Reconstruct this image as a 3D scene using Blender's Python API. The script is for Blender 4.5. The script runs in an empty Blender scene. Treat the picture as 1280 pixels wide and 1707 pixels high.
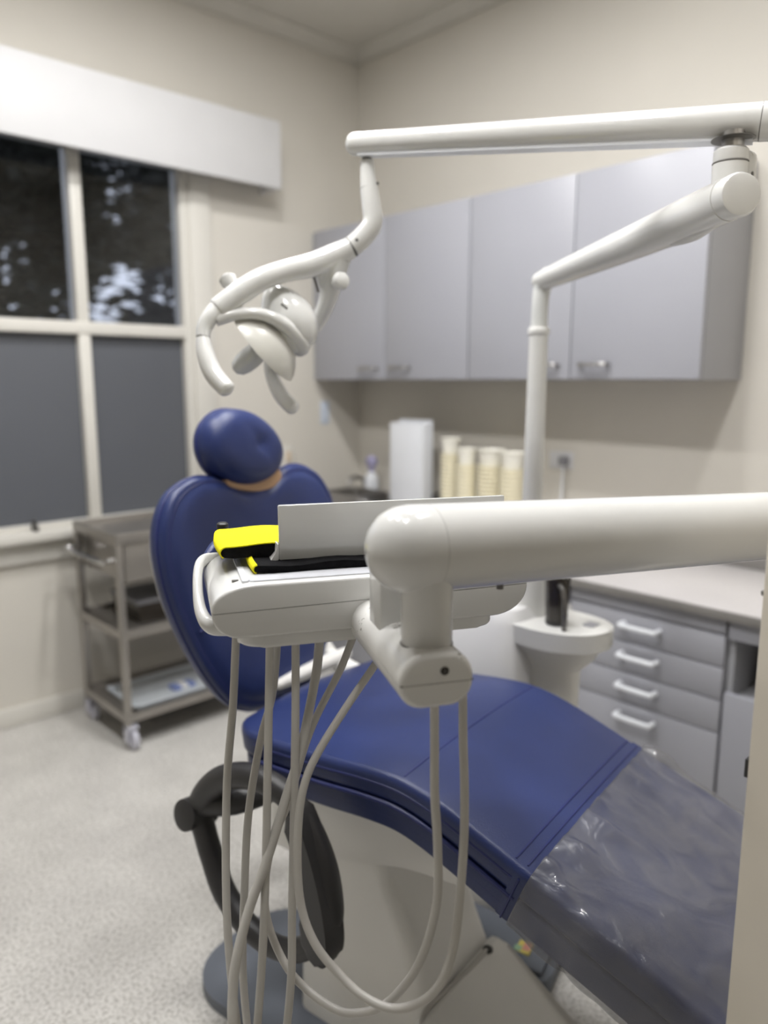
import bpy, bmesh, math, random
from mathutils import Vector, Matrix, noise
random.seed(7)
SC = bpy.context.scene
COL = SC.collection
PI = math.pi
R = math.radians

# ---------------------------------------------------------------- camera
cam_d = bpy.data.cameras.new('camera')
cam = bpy.data.objects.new('camera', cam_d)
COL.objects.link(cam)
SC.camera = cam
cam_d.sensor_fit = 'VERTICAL'
cam_d.sensor_height = 36.0
cam_d.sensor_width = 27.0
cam_d.lens = 1275.0 / 1707.0 * 36.0
cam.location = (0, 0, 1.4)
cam.rotation_euler = (R(90) - math.atan(220 / 1275.0), 0, R(-43.2))
cam_d.clip_start = 0.02
cam_d.dof.use_dof = True
cam_d.dof.focus_distance = 1.05
cam_d.dof.aperture_fstop = 2.0

# ---------------------------------------------------------------- world: dusk sky seen through the window
w = bpy.data.worlds.new('dusk')
SC.world = w
w.use_nodes = True
w.node_tree.nodes['Background'].inputs[0].default_value = (0.60, 0.63, 0.75, 1)
w.node_tree.nodes['Background'].inputs[1].default_value = 1.8

# ---------------------------------------------------------------- exposure and lamp strength (ceiling panels are built below)
SC.view_settings.view_transform = 'Standard'
SC.view_settings.look = 'None'
SC.view_settings.gamma = 1.0
SC.view_settings.use_curve_mapping = False
SC.view_settings.exposure = 0.0
PANEL_STRENGTH = 158.0
PANEL_COLOR = (1.0, 0.99, 0.985, 1)

SC.cycles.caustics_reflective = False
SC.cycles.caustics_refractive = False
SC.cycles.max_bounces = 8

# ---------------------------------------------------------------- materials
def mat(name, color, rough=0.5, metal=0.0, spec=0.5, noise_amt=0.0, noise_scale=8.0, bump=0.0, bump_scale=200.0,
        emit=None, emit_s=0.0, coat=0.0, trans=0.0, alpha=1.0):
    m = bpy.data.materials.new(name)
    m.use_nodes = True
    nt = m.node_tree
    p = nt.nodes['Principled BSDF']
    c = (*color, 1)
    p.inputs['Base Color'].default_value = c
    p.inputs['Roughness'].default_value = rough
    p.inputs['Metallic'].default_value = metal
    p.inputs['Specular IOR Level'].default_value = spec
    p.inputs['Coat Weight'].default_value = coat
    p.inputs['Coat Roughness'].default_value = 0.08
    p.inputs['Transmission Weight'].default_value = trans
    p.inputs['Alpha'].default_value = alpha
    if emit:
        p.inputs['Emission Color'].default_value = emit
        p.inputs['Emission Strength'].default_value = emit_s
    tc = nt.nodes.new('ShaderNodeTexCoord')
    if noise_amt > 0:
        n = nt.nodes.new('ShaderNodeTexNoise')
        n.inputs['Scale'].default_value = noise_scale
        n.inputs['Detail'].default_value = 4
        nt.links.new(tc.outputs['Object'], n.inputs['Vector'])
        r = nt.nodes.new('ShaderNodeMapRange')
        r.inputs['From Min'].default_value = 0.3
        r.inputs['From Max'].default_value = 0.7
        r.inputs['To Min'].default_value = 1 - noise_amt
        r.inputs['To Max'].default_value = 1 + noise_amt
        nt.links.new(n.outputs['Fac'], r.inputs['Value'])
        mx = nt.nodes.new('ShaderNodeMix')
        mx.data_type = 'RGBA'
        mx.blend_type = 'MULTIPLY'
        mx.inputs['Factor'].default_value = 1
        mx.inputs['A'].default_value = c
        nt.links.new(r.outputs['Result'], mx.inputs['B'])
        nt.links.new(mx.outputs['Result'], p.inputs['Base Color'])
    if bump > 0:
        n2 = nt.nodes.new('ShaderNodeTexNoise')
        n2.inputs['Scale'].default_value = bump_scale
        n2.inputs['Detail'].default_value = 3
        nt.links.new(tc.outputs['Object'], n2.inputs['Vector'])
        b = nt.nodes.new('ShaderNodeBump')
        b.inputs['Strength'].default_value = bump
        b.inputs['Distance'].default_value = 0.002
        nt.links.new(n2.outputs['Fac'], b.inputs['Height'])
        nt.links.new(b.outputs['Normal'], p.inputs['Normal'])
    return m

M = {}
M['wall'] = mat('painted_wall', (0.66, 0.63, 0.57), 0.75, noise_amt=0.02, noise_scale=2.5, bump=0.06, bump_scale=120)
M['ceiling'] = mat('ceiling_paint', (0.62, 0.60, 0.55), 0.8, noise_amt=0.02)
M['trim'] = mat('gloss_trim_paint', (0.68, 0.66, 0.61), 0.4, noise_amt=0.02, noise_scale=5)
M['pelmet'] = mat('white_board', (0.66, 0.66, 0.668), 0.5, noise_amt=0.015)
M['cupboard'] = mat('grey_laminate', (0.375, 0.38, 0.42), 0.38, noise_amt=0.015, noise_scale=3)
M['cupboard_side'] = mat('grey_edging', (0.37, 0.375, 0.40), 0.45, noise_amt=0.015)
M['worktop'] = mat('worktop_laminate', (0.60, 0.58, 0.585), 0.35, noise_amt=0.03, noise_scale=60)
M['worktop_edge'] = mat('worktop_edge', (0.22, 0.21, 0.20), 0.4, noise_amt=0.03)
M['dark'] = mat('dark_void', (0.05, 0.047, 0.042), 0.7, noise_amt=0.1)
M['plinth'] = mat('plinth', (0.25, 0.25, 0.27), 0.6, noise_amt=0.05)
M['plastic'] = mat('white_plastic', (0.66, 0.66, 0.645), 0.14, spec=0.5, noise_amt=0.012, noise_scale=6, coat=0.15)
M['cream'] = mat('cream_plastic', (0.70, 0.68, 0.63), 0.32, noise_amt=0.02, noise_scale=6)
M['chair_white'] = mat('chair_white', (0.80, 0.79, 0.76), 0.35, noise_amt=0.02, noise_scale=5)
M['seamdark'] = mat('joint_line', (0.16, 0.155, 0.145), 0.7, noise_amt=0.1)
M['hose'] = mat('hose_silicone', (0.50, 0.485, 0.455), 0.38, noise_amt=0.03, noise_scale=20)
M['blue'] = mat('blue_leather', (0.018, 0.031, 0.118), 0.38, spec=0.45, noise_amt=0.10, noise_scale=7, bump=0.22, bump_scale=420)
M['blue_dark'] = mat('blue_piping', (0.014, 0.022, 0.12), 0.45, noise_amt=0.06, bump=0.2, bump_scale=400)
M['tan'] = mat('tan_backing', (0.50, 0.31, 0.17), 0.5, noise_amt=0.05)
M['black'] = mat('black_rubber', (0.022, 0.021, 0.022), 0.45, noise_amt=0.08, bump=0.1, bump_scale=300)
M['blackcloth'] = mat('black_microfibre', (0.008, 0.008, 0.009), 0.95, spec=0.1, noise_amt=0.25, noise_scale=120, bump=0.5, bump_scale=500)
M['yellow'] = mat('yellow_microfibre', (0.86, 0.78, 0.02), 0.9, spec=0.1, noise_amt=0.07, noise_scale=60, bump=0.5, bump_scale=500)
M['steel'] = mat('brushed_steel', (0.42, 0.41, 0.40), 0.34, metal=1.0, noise_amt=0.05, noise_scale=25)
M['trolley'] = mat('trolley_steel', (0.36, 0.34, 0.315), 0.38, metal=0.8, noise_amt=0.05, noise_scale=12)
M['chrome'] = mat('chrome', (0.6, 0.6, 0.6), 0.12, metal=1.0, noise_amt=0.02)
M['pin'] = mat('dark_metal_pin', (0.16, 0.155, 0.15), 0.35, metal=0.9, noise_amt=0.05)
M['mat'] = mat('grey_tray_mat', (0.50, 0.51, 0.54), 0.4, noise_amt=0.03, noise_scale=50)
M['baseplate'] = mat('grey_base', (0.13, 0.145, 0.175), 0.45, noise_amt=0.04, noise_scale=10)
M['caster'] = mat('caster_plastic', (0.55, 0.55, 0.62), 0.4, noise_amt=0.03)
M['tray_paper'] = mat('shelf_paper', (0.62, 0.66, 0.70), 0.5, noise_amt=0.04)
M['packblue'] = mat('blue_packet', (0.22, 0.28, 0.55), 0.5, noise_amt=0.08)
M['cup'] = mat('cream_cup', (0.84, 0.79, 0.62), 0.5, noise_amt=0.04, noise_scale=20)
M['cuprim'] = mat('white_cup', (0.90, 0.88, 0.80), 0.5, noise_amt=0.02)
M['acrylic'] = mat('white_acrylic', (0.76, 0.78, 0.82), 0.3, noise_amt=0.015)
M['brown'] = mat('brown_glass', (0.030, 0.024, 0.018), 0.25, noise_amt=0.1)
M['purple'] = mat('violet_cap', (0.40, 0.38, 0.56), 0.5, noise_amt=0.03)
M['socket'] = mat('socket_plastic', (0.66, 0.55, 0.42), 0.5, noise_amt=0.03)
M['note'] = mat('pale_blue_note', (0.60, 0.66, 0.76), 0.6, noise_amt=0.03)
M['white_note'] = mat('white_print', (0.8, 0.8, 0.8), 0.6, noise_amt=0.02)
M['panel_light'] = mat('light_diffuser', (0.9, 0.9, 0.88), 0.5, noise_amt=0.01, emit=PANEL_COLOR, emit_s=PANEL_STRENGTH)
M['fixture'] = mat('fixture_frame', (0.8, 0.8, 0.8), 0.5, noise_amt=0.01)
M['reflector'] = mat('frosted_cover', (0.60, 0.59, 0.545), 0.3, noise_amt=0.02)
M['lampgrey'] = mat('lamp_shield', (0.60, 0.61, 0.60), 0.25, noise_amt=0.02)
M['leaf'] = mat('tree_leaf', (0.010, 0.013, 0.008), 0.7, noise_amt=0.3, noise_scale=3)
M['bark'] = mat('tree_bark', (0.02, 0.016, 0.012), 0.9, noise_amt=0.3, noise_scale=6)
M['frost'] = mat('frosted_film', (0.105, 0.112, 0.128), 0.45, noise_amt=0.05, noise_scale=1.5)
M['label_red'] = mat('sticker_red', (0.55, 0.25, 0.20), 0.5, noise_amt=0.05)
M['label_yellow'] = mat('sticker_yellow', (0.60, 0.50, 0.12), 0.5, noise_amt=0.05)
M['label_green'] = mat('sticker_green', (0.25, 0.40, 0.25), 0.5, noise_amt=0.05)
M['door'] = mat('cream_door_paint', (0.76, 0.71, 0.62), 0.45, noise_amt=0.03, noise_scale=4, bump=0.05, bump_scale=60)
M['ground'] = mat('garden_ground', (0.02, 0.02, 0.015), 0.9, noise_amt=0.3)

def glass_mat():
    m = bpy.data.materials.new('window_glass')
    m.use_nodes = True
    nt = m.node_tree
    nt.nodes.remove(nt.nodes['Principled BSDF'])
    out = nt.nodes['Material Output']
    t = nt.nodes.new('ShaderNodeBsdfTransparent')
    t.inputs[0].default_value = (0.80, 0.82, 0.83, 1)
    g = nt.nodes.new('ShaderNodeBsdfGlossy')
    g.inputs['Roughness'].default_value = 0.03
    fr = nt.nodes.new('ShaderNodeFresnel')
    fr.inputs['IOR'].default_value = 1.5
    mx = nt.nodes.new('ShaderNodeMixShader')
    nt.links.new(fr.outputs[0], mx.inputs[0])
    nt.links.new(t.outputs[0], mx.inputs[1])
    nt.links.new(g.outputs[0], mx.inputs[2])
    nt.links.new(mx.outputs[0], out.inputs[0])
    return m
M['glass'] = glass_mat()

def film_mat():
    # thin crinkled plastic sleeve: milky film that lets the blue vinyl show through
    m = bpy.data.materials.new('plastic_sleeve_film')
    m.use_nodes = True
    nt = m.node_tree
    p = nt.nodes['Principled BSDF']
    out = nt.nodes['Material Output']
    p.inputs['Base Color'].default_value = (0.18, 0.18, 0.195, 1)
    p.inputs['Roughness'].default_value = 0.33
    p.inputs['Specular IOR Level'].default_value = 1.0
    p.inputs['Coat Weight'].default_value = 1.0
    p.inputs['Coat Roughness'].default_value = 0.12
    tc = nt.nodes.new('ShaderNodeTexCoord')
    mp = nt.nodes.new('ShaderNodeMapping')
    mp.inputs['Scale'].default_value = (1.0, 1.3, 1.0)
    nt.links.new(tc.outputs['Object'], mp.inputs[0])
    n = nt.nodes.new('ShaderNodeTexNoise')
    n.inputs['Scale'].default_value = 11
    n.inputs['Detail'].default_value = 5
    n.inputs['Distortion'].default_value = 1.2
    nt.links.new(mp.outputs[0], n.inputs['Vector'])
    b = nt.nodes.new('ShaderNodeBump')
    b.inputs['Strength'].default_value = 0.75
    b.inputs['Distance'].default_value = 0.014
    nt.links.new(n.outputs['Fac'], b.inputs['Height'])
    nt.links.new(b.outputs['Normal'], p.inputs['Normal'])
    t = nt.nodes.new('ShaderNodeBsdfTransparent')
    r = nt.nodes.new('ShaderNodeMapRange')
    r.inputs['From Min'].default_value = 0.3
    r.inputs['From Max'].default_value = 0.7
    r.inputs['To Min'].default_value = 0.30
    r.inputs['To Max'].default_value = 0.52
    nt.links.new(n.outputs['Fac'], r.inputs['Value'])
    mx = nt.nodes.new('ShaderNodeMixShader')
    nt.links.new(r.outputs[0], mx.inputs[0])
    nt.links.new(t.outputs[0], mx.inputs[1])
    nt.links.new(p.outputs[0], mx.inputs[2])
    nt.links.new(mx.outputs[0], out.inputs[0])
    return m
M['film'] = film_mat()

def floor_mat():
    m = bpy.data.materials.new('speckled_floor')
    m.use_nodes = True
    nt = m.node_tree
    p = nt.nodes['Principled BSDF']
    p.inputs['Roughness'].default_value = 0.55
    tc = nt.nodes.new('ShaderNodeTexCoord')
    def nz(scale, detail):
        n = nt.nodes.new('ShaderNodeTexNoise')
        n.inputs['Scale'].default_value = scale
        n.inputs['Detail'].default_value = detail
        nt.links.new(tc.outputs['Object'], n.inputs['Vector'])
        return n
    a, b2 = nz(120, 3), nz(7, 3)
    cr = nt.nodes.new('ShaderNodeValToRGB')
    cr.color_ramp.elements[0].position = 0.34
    cr.color_ramp.elements[0].color = (0.36, 0.345, 0.32, 1)
    cr.color_ramp.elements[1].position = 0.60
    cr.color_ramp.elements[1].color = (0.66, 0.645, 0.615, 1)
    e = cr.color_ramp.elements.new(0.47)
    e.color = (0.56, 0.545, 0.515, 1)
    nt.links.new(a.outputs['Fac'], cr.inputs[0])
    r = nt.nodes.new('ShaderNodeMapRange')
    r.inputs['From Min'].default_value = 0.3
    r.inputs['From Max'].default_value = 0.7
    r.inputs['To Min'].default_value = 0.92
    r.inputs['To Max'].default_value = 1.06
    nt.links.new(b2.outputs['Fac'], r.inputs['Value'])
    mx = nt.nodes.new('ShaderNodeMix')
    mx.data_type = 'RGBA'
    mx.blend_type = 'MULTIPLY'
    mx.inputs['Factor'].default_value = 1
    nt.links.new(cr.outputs[0], mx.inputs['A'])
    nt.links.new(r.outputs[0], mx.inputs['B'])
    nt.links.new(mx.outputs['Result'], p.inputs['Base Color'])
    bp = nt.nodes.new('ShaderNodeBump')
    bp.inputs['Strength'].default_value = 0.25
    bp.inputs['Distance'].default_value = 0.002
    nt.links.new(a.outputs['Fac'], bp.inputs['Height'])
    nt.links.new(bp.outputs['Normal'], p.inputs['Normal'])
    return m
M['floor'] = floor_mat()

def worn_plastic():
    # white plastic with small dark chips where the paint is knocked off
    m = mat('worn_white_plastic', (0.66, 0.655, 0.635), 0.25, noise_amt=0.015, noise_scale=6, coat=0.15)
    nt = m.node_tree
    p = nt.nodes['Principled BSDF']
    src = p.inputs['Base Color'].links[0].from_socket
    tc = nt.nodes.new('ShaderNodeTexCoord')
    g = nt.nodes.new('ShaderNodeNewGeometry')
    n = nt.nodes.new('ShaderNodeTexNoise')
    n.inputs['Scale'].default_value = 230
    n.inputs['Detail'].default_value = 2
    nt.links.new(tc.outputs['Object'], n.inputs['Vector'])
    n2 = nt.nodes.new('ShaderNodeTexNoise')
    n2.inputs['Scale'].default_value = 22
    nt.links.new(tc.outputs['Object'], n2.inputs['Vector'])
    add = nt.nodes.new('ShaderNodeMath')
    add.operation = 'MULTIPLY'
    nt.links.new(n.outputs['Fac'], add.inputs[0])
    nt.links.new(n2.outputs['Fac'], add.inputs[1])
    gt = nt.nodes.new('ShaderNodeMath')
    gt.operation = 'GREATER_THAN'
    gt.inputs[1].default_value = 0.415
    nt.links.new(add.outputs[0], gt.inputs[0])
    mx = nt.nodes.new('ShaderNodeMix')
    mx.data_type = 'RGBA'
    nt.links.new(gt.outputs[0], mx.inputs['Factor'])
    nt.links.new(src, mx.inputs['A'])
    mx.inputs['B'].default_value = (0.22, 0.20, 0.18, 1)
    nt.links.new(mx.outputs['Result'], p.inputs['Base Color'])
    return m
M['worn'] = worn_plastic()

# ---------------------------------------------------------------- helpers
XF = {}   # world matrix of each root Empty
def tag(o, label=None, cat=None, group=None, kind=None):
    if label: o['label'] = label
    if cat: o['category'] = cat
    if group: o['group'] = group
    if kind: o['kind'] = kind
    return o
def thing(name, label, cat, loc=(0, 0, 0), rz=0.0, group=None, kind=None):
    o = bpy.data.objects.new(name, None)
    COL.objects.link(o)
    o.empty_display_size = 0.05
    o.location = loc
    o.rotation_euler = (0, 0, rz)
    XF[o] = Matrix.Translation(loc) @ Matrix.Rotation(rz, 4, 'Z')
    return tag(o, label, cat, group, kind)
def link(name, bm, m, parent=None, smooth=True, angle=35, world=False):
    """finish a bmesh as one mesh object; world=True: its coordinates are world ones"""
    if world and parent is not None:
        root = parent
        while root not in XF: root = root.parent
        bm.transform(XF[root].inverted())
    bmesh.ops.recalc_face_normals(bm, faces=bm.faces)
    if smooth:
        for f in bm.faces: f.smooth = True
        lim = R(angle)
        for e in bm.edges:
            if len(e.link_faces) == 2 and e.calc_face_angle(0) > lim: e.smooth = False
    me = bpy.data.meshes.new(name)
    bm.to_mesh(me)
    bm.free()
    me.materials.append(M[m] if isinstance(m, str) else m)
    o = bpy.data.objects.new(name, me)
    COL.objects.link(o)
    if parent is not None: o.parent = parent
    return o
def struct(name, bm, m, label=None, parent=None, **k):
    o = link(name, bm, m, parent, **k)
    if parent is None: tag(o, label, kind='structure')
    return o
def box(x0, x1, y0, y1, z0, z1, bev=0.0, seg=2, bm=None):
    b = bmesh.new()
    bmesh.ops.create_cube(b, size=1)
    b.transform(Matrix.Translation(((x0 + x1) / 2, (y0 + y1) / 2, (z0 + z1) / 2)) @ Matrix.Diagonal((abs(x1 - x0), abs(y1 - y0), abs(z1 - z0), 1)))
    if bev > 0:
        bmesh.ops.bevel(b, geom=b.edges[:], offset=bev, segments=seg, profile=0.5, affect='EDGES')
    return merge(bm, b)
def merge(bm, b):
    if bm is None: return b
    me = bpy.data.meshes.new('tmp')
    b.to_mesh(me)
    b.free()
    bm.from_mesh(me)
    bpy.data.meshes.remove(me)
    return bm
def ring_mesh(rings, closed_ring=True, cap0=True, cap1=True, bm=None):
    b = bmesh.new()
    vs = [[b.verts.new(p) for p in r] for r in rings]
    n = len(vs[0])
    for i in range(len(vs) - 1):
        for j in range(n if closed_ring else n - 1):
            k = (j + 1) % n
            b.faces.new((vs[i][j], vs[i][k], vs[i + 1][k], vs[i + 1][j]))
    if cap0 and n > 2: b.faces.new(vs[0][::-1])
    if cap1 and n > 2: b.faces.new(vs[-1])
    return merge(bm, b)
def spline(pts, n=8, closed=False):
    """Catmull-Rom through pts (tuples of any length)"""
    out = []
    N = len(pts)
    segs = N if closed else N - 1
    for i in range(segs):
        g = lambda k: pts[k % N] if closed else pts[min(max(k, 0), N - 1)]
        p0, p1, p2, p3 = g(i - 1), g(i), g(i + 1), g(i + 2)
        for s in range(n):
            t = s / n
            out.append(tuple(0.5 * (2 * b + (c - a) * t + (2 * a - 5 * b + 4 * c - d) * t * t + (3 * b - a - 3 * c + d) * t ** 3)
                             for a, b, c, d in zip(p0, p1, p2, p3)))
    if not closed: out.append(tuple(pts[-1]))
    return out
def tube(pts, rad, n=14, sub=6, dome=(0.0, 0.0), closed=False, flat=1.0, bm=None, smooth=True):
    """round tube along pts; rad: number or list per point; dome: hemispherical ends (fraction of the radius)"""
    if not isinstance(rad, (list, tuple)): rad = [rad] * len(pts)
    P = [(*p, r) for p, r in zip(pts, rad)]
    if smooth and len(P) > 2 or closed: P = spline(P, sub, closed)
    pos = [Vector(p[:3]) for p in P]
    rr = [p[3] for p in P]
    N = len(pos)
    tan = []
    for i in range(N):
        a = pos[(i - 1) % N] if closed else pos[max(i - 1, 0)]
        c = pos[(i + 1) % N] if closed else pos[min(i + 1, N - 1)]
        tan.append((c - a).normalized())
    up = Vector((0, 0, 1)) if abs(tan[0].z) < 0.9 else Vector((1, 0, 0))
    nor = (up - tan[0] * up.dot(tan[0])).normalized()
    rings = []
    def ring(c, t, nn, r):
        bb = t.cross(nn)
        return [c + (nn * math.cos(2 * PI * k / n) * flat + bb * math.sin(2 * PI * k / n)) * r for k in range(n)]
    frames = []
    for i in range(N):
        if i > 0:
            nor = nor - tan[i] * nor.dot(tan[i])
            nor.normalize()
        frames.append(nor.copy())
    if dome[0] > 0:
        for k in range(5):
            a = k / 5 * PI / 2
            rings.append(ring(pos[0] - tan[0] * rr[0] * dome[0] * math.cos(a), tan[0], frames[0], rr[0] * max(math.sin(a), 0.02)))
    for i in range(N): rings.append(ring(pos[i], tan[i], frames[i], rr[i]))
    if dome[1] > 0:
        for k in range(4, -1, -1):
            a = k / 5 * PI / 2
            rings.append(ring(pos[-1] + tan[-1] * rr[-1] * dome[1] * math.cos(a), tan[-1], frames[-1], rr[-1] * max(math.sin(a), 0.02)))
    if closed:
        rings.append(rings[0])
        b = ring_mesh(rings, cap0=False, cap1=False)
        bmesh.ops.remove_doubles(b, verts=b.verts, dist=1e-6)
        return merge(bm, b)
    return ring_mesh(rings, bm=bm)
def lathe(prof, n=28, mx=None, bm=None):
    """prof: (radius, height) from bottom to top about local z; mx places it"""
    b = bmesh.new()
    rings = [[(r * math.cos(2 * PI * k / n), r * math.sin(2 * PI * k / n), z) for k in range(n)] for r, z in prof]
    ring_mesh(rings, bm=b)
    if mx is not None: b.transform(mx)
    return merge(bm, b)
def prism(outline, a0, a1, axes='xy', bev=0.0, seg=2, bm=None):
    """extrude a 2-D outline along the third axis from a0 to a1"""
    def P(u, v, q):
        return {'xy': (u, v, q), 'xz': (u, q, v), 'yz': (q, u, v)}[axes]
    b = bmesh.new()
    lo = [b.verts.new(P(u, v, a0)) for u, v in outline]
    hi = [b.verts.new(P(u, v, a1)) for u, v in outline]
    n = len(outline)
    f0 = b.faces.new(lo[::-1])
    f1 = b.faces.new(hi)
    for i in range(n):
        j = (i + 1) % n
        b.faces.new((lo[i], lo[j], hi[j], hi[i]))
    if bev > 0:
        es = list({e for f in (f0, f1) for e in f.edges})
        bmesh.ops.bevel(b, geom=es, offset=bev, segments=seg, profile=0.5, affect='EDGES')
    return merge(bm, b)
def rrect(x0, x1, y0, y1, r, n=6):
    """rounded rectangle; r is one radius or four (x0y0, x1y0, x1y1, x0y1)"""
    if not isinstance(r, (list, tuple)): r = [r] * 4
    out = []
    for (cx, cy, a0), q in zip(((x0, y0, 180), (x1, y0, 270), (x1, y1, 0), (x0, y1, 90)), r):
        ox = cx + (q if cx == x0 else -q)
        oy = cy + (q if cy == y0 else -q)
        for k in range(n + 1):
            a = R(a0 + 90 * k / n)
            out.append((ox + q * math.cos(a), oy + q * math.sin(a)))
    return out
def cut(bm, co, no, keep_positive):
    g = bm.verts[:] + bm.edges[:] + bm.faces[:]
    r = bmesh.ops.bisect_plane(bm, geom=g, plane_co=co, plane_no=no, clear_inner=keep_positive, clear_outer=not keep_positive)
    es = [e for e in r['geom_cut'] if isinstance(e, bmesh.types.BMEdge)]
    if es: bmesh.ops.contextual_create(bm, geom=es)
    return bm
def aim(p, d):
    """matrix that puts local z along d at p"""
    return Matrix.Translation(p) @ Vector(d).normalized().to_track_quat('Z', 'Y').to_matrix().to_4x4()
def pillow(outline, prof, place, bm=None, dimple=None):
    """cushion from an outline (u, v) and a profile of (scale, depth); place(u, v, d) gives the 3-D point"""
    cu = sum(p[0] for p in outline) / len(outline)
    cv = sum(p[1] for p in outline) / len(outline)
    rings = []
    for sc, d in prof:
        rg = []
        for u, v in outline:
            uu, vv = cu + (u - cu) * sc, cv + (v - cv) * sc
            dd = d + (dimple(uu, vv) if dimple and d > 0 else 0)
            rg.append(place(uu, vv, dd))
        rings.append(rg)
    return ring_mesh(rings, bm=bm)

# ================================================================ THE ROOM
XW, YW, ZC = 2.81, 3.19, 3.04          # cupboard wall, window wall, ceiling
X0, Y0 = -2.2, -2.6                  # unseen walls behind the camera, set far back to cut front fill light
WX0, WX1, WZ0, WZ1 = -0.12, 1.80, 0.80, 2.36   # window opening

struct('floor', box(X0 - .1, XW + .1, Y0 - .1, YW + .12, -0.06, 0.0), 'floor', 'light grey speckled floor')
struct('ceiling', box(X0 - .1, XW + .1, Y0 - .1, YW + .12, ZC, ZC + 0.06), 'ceiling', 'plain ceiling')
b = box(X0 - .1, WX0, YW, YW + .12, 0, ZC)
box(WX1, XW + .1, YW, YW + .12, 0, ZC, bm=b)
box(WX0, WX1, YW, YW + .12, 0, WZ0, bm=b)
box(WX0, WX1, YW, YW + .12, WZ1, ZC, bm=b)
struct('wall_back', b, 'wall', 'beige painted wall with the window')
struct('wall_right', box(XW, XW + .1, Y0 - .1, YW, 0, ZC), 'wall', 'beige painted wall behind the cupboards')
struct('wall_left', box(X0 - .1, X0, Y0 - .1, YW, 0, ZC), 'wall', 'beige painted wall')
struct('wall_front', box(X0, .86, Y0 - .1, Y0, 0, ZC), 'wall', 'beige painted unseen wall set back behind the camera to dim the front fill')
struct('wall_door', box(.86, XW, -.66, -.56, 0, ZC), 'wall', 'beige painted wall the door hangs on')
struct('wall_setback', box(.86, .96, Y0 - .1, -.66, 0, ZC), 'wall', 'beige painted unseen wall closing the added dark space')  # the hall is added: unlit space that keeps fill off the near sides
struct('baseboard_back', box(X0, XW, YW - .018, YW, 0, .082, .004), 'trim', 'cream skirting board under the window')
struct('baseboard_left', box(X0, X0 + .018, Y0, YW - .02, 0, .082, .004), 'trim', 'cream skirting board')
struct('baseboard_front', box(.97, XW - .02, -.56, -.542, 0, .082, .004), 'trim', 'cream skirting board')
# cornice: a cove along the window wall and the cupboard wall
def cove(p):
    return [(0, 0), (p, 0), (p, -.012), (p * .62, -.022), (p * .32, -.045), (p * .15, -.07), (.012, -.085), (0, -.085)]
b = prism([(YW - u, ZC + v * .7) for u, v in cove(.065)], X0, XW, 'yz')
struct('trim_1', b, 'ceiling', 'plaster cornice above the window wall')
b = prism([(XW - u, ZC + v * .7) for u, v in cove(.065)], Y0, YW - .001, 'xz')
struct('trim_2', b, 'ceiling', 'plaster cornice above the cupboards')

# window: frame with four columns of panes, clear above, filmed below
win = tag(bpy.data.objects.new('window_1', None), 'cream framed window, clear panes above and grey filmed panes below', kind='structure')
COL.objects.link(win)
XF[win] = Matrix.Identity(4)
FY0, FY1 = YW - .012, YW + .07
link('frame', box(WX0, WX0 + .04, FY0, FY1, WZ0, WZ1, .004, bm=box(WX1 - .04, WX1, FY0, FY1, WZ0, WZ1, .004)), 'trim', win)
link('head_rail', box(WX0 + .04, WX1 - .04, FY0, FY1, WZ1 - .05, WZ1, .004), 'trim', win)
link('bottom_rail', box(WX0 + .04, WX1 - .04, FY0, FY1, WZ0, WZ0 + .022, .004), 'trim', win)
link('transom', box(WX0 + .04, WX1 - .04, FY0 - .006, FY1, 1.585, 1.636, .005), 'trim', win)
mull = [0.355, 0.83, 1.305]
for mxx in mull:
    link('mullion', box(mxx - .024, mxx + .024, FY0, FY1, WZ0 + .02, 1.587, .004), 'trim', win)
    link('mullion', box(mxx - .024, mxx + .024, FY0, FY1, 1.634, WZ1 - .048, .004), 'trim', win)
xs = [WX0 + .04] + [v for mxx in mull for v in (mxx - .024, mxx + .024)] + [WX1 - .04]
for i in range(0, len(xs), 2):
    o = link('pane', box(xs[i], xs[i + 1], YW + .024, YW + .030, 1.636, WZ1 - .05), 'glass', win, smooth=False)
    o = link('filmed_pane', box(xs[i], xs[i + 1], YW + .024, YW + .030, WZ0 + .022, 1.585), 'frost', win, smooth=False)
link('architrave', box(WX1, WX1 + .105, YW - .022, YW + .01, .70, 2.44, .005), 'trim', win)
link('sill', box(WX0 - .1, WX1 + .11, YW - .075, YW + .05, .762, .802, .008), 'trim', win)
link('apron', box(WX0 - .1, WX1 + .09, YW - .024, YW, .672, .762, .006), 'trim', win)
b = box(1.035, 1.050, YW - .045, YW - .012, .800, .846, .004)
tube([(1.042, YW - .03, .842), (1.042, YW - .06, .828), (1.042, YW - .066, .806)], .005, n=8, bm=b)
link('window_latch', b, 'pin', win)

p = thing('blind_pelmet', 'long white box pelmet above the window', 'pelmet', (0, YW, 0))
link('front_board', box(-.45, 2.205, -.155, -.137, 2.265, 2.555, .003), 'pelmet', p)
link('top_board', box(-.45, 2.205, -.137, 0, 2.537, 2.555, .003), 'pelmet', p)
link('end_board', box(2.187, 2.205, -.137, 0, 2.265, 2.537, .003), 'pelmet', p)
link('end_board', box(-.45, -.432, -.137, 0, 2.265, 2.537, .003), 'pelmet', p)

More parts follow.
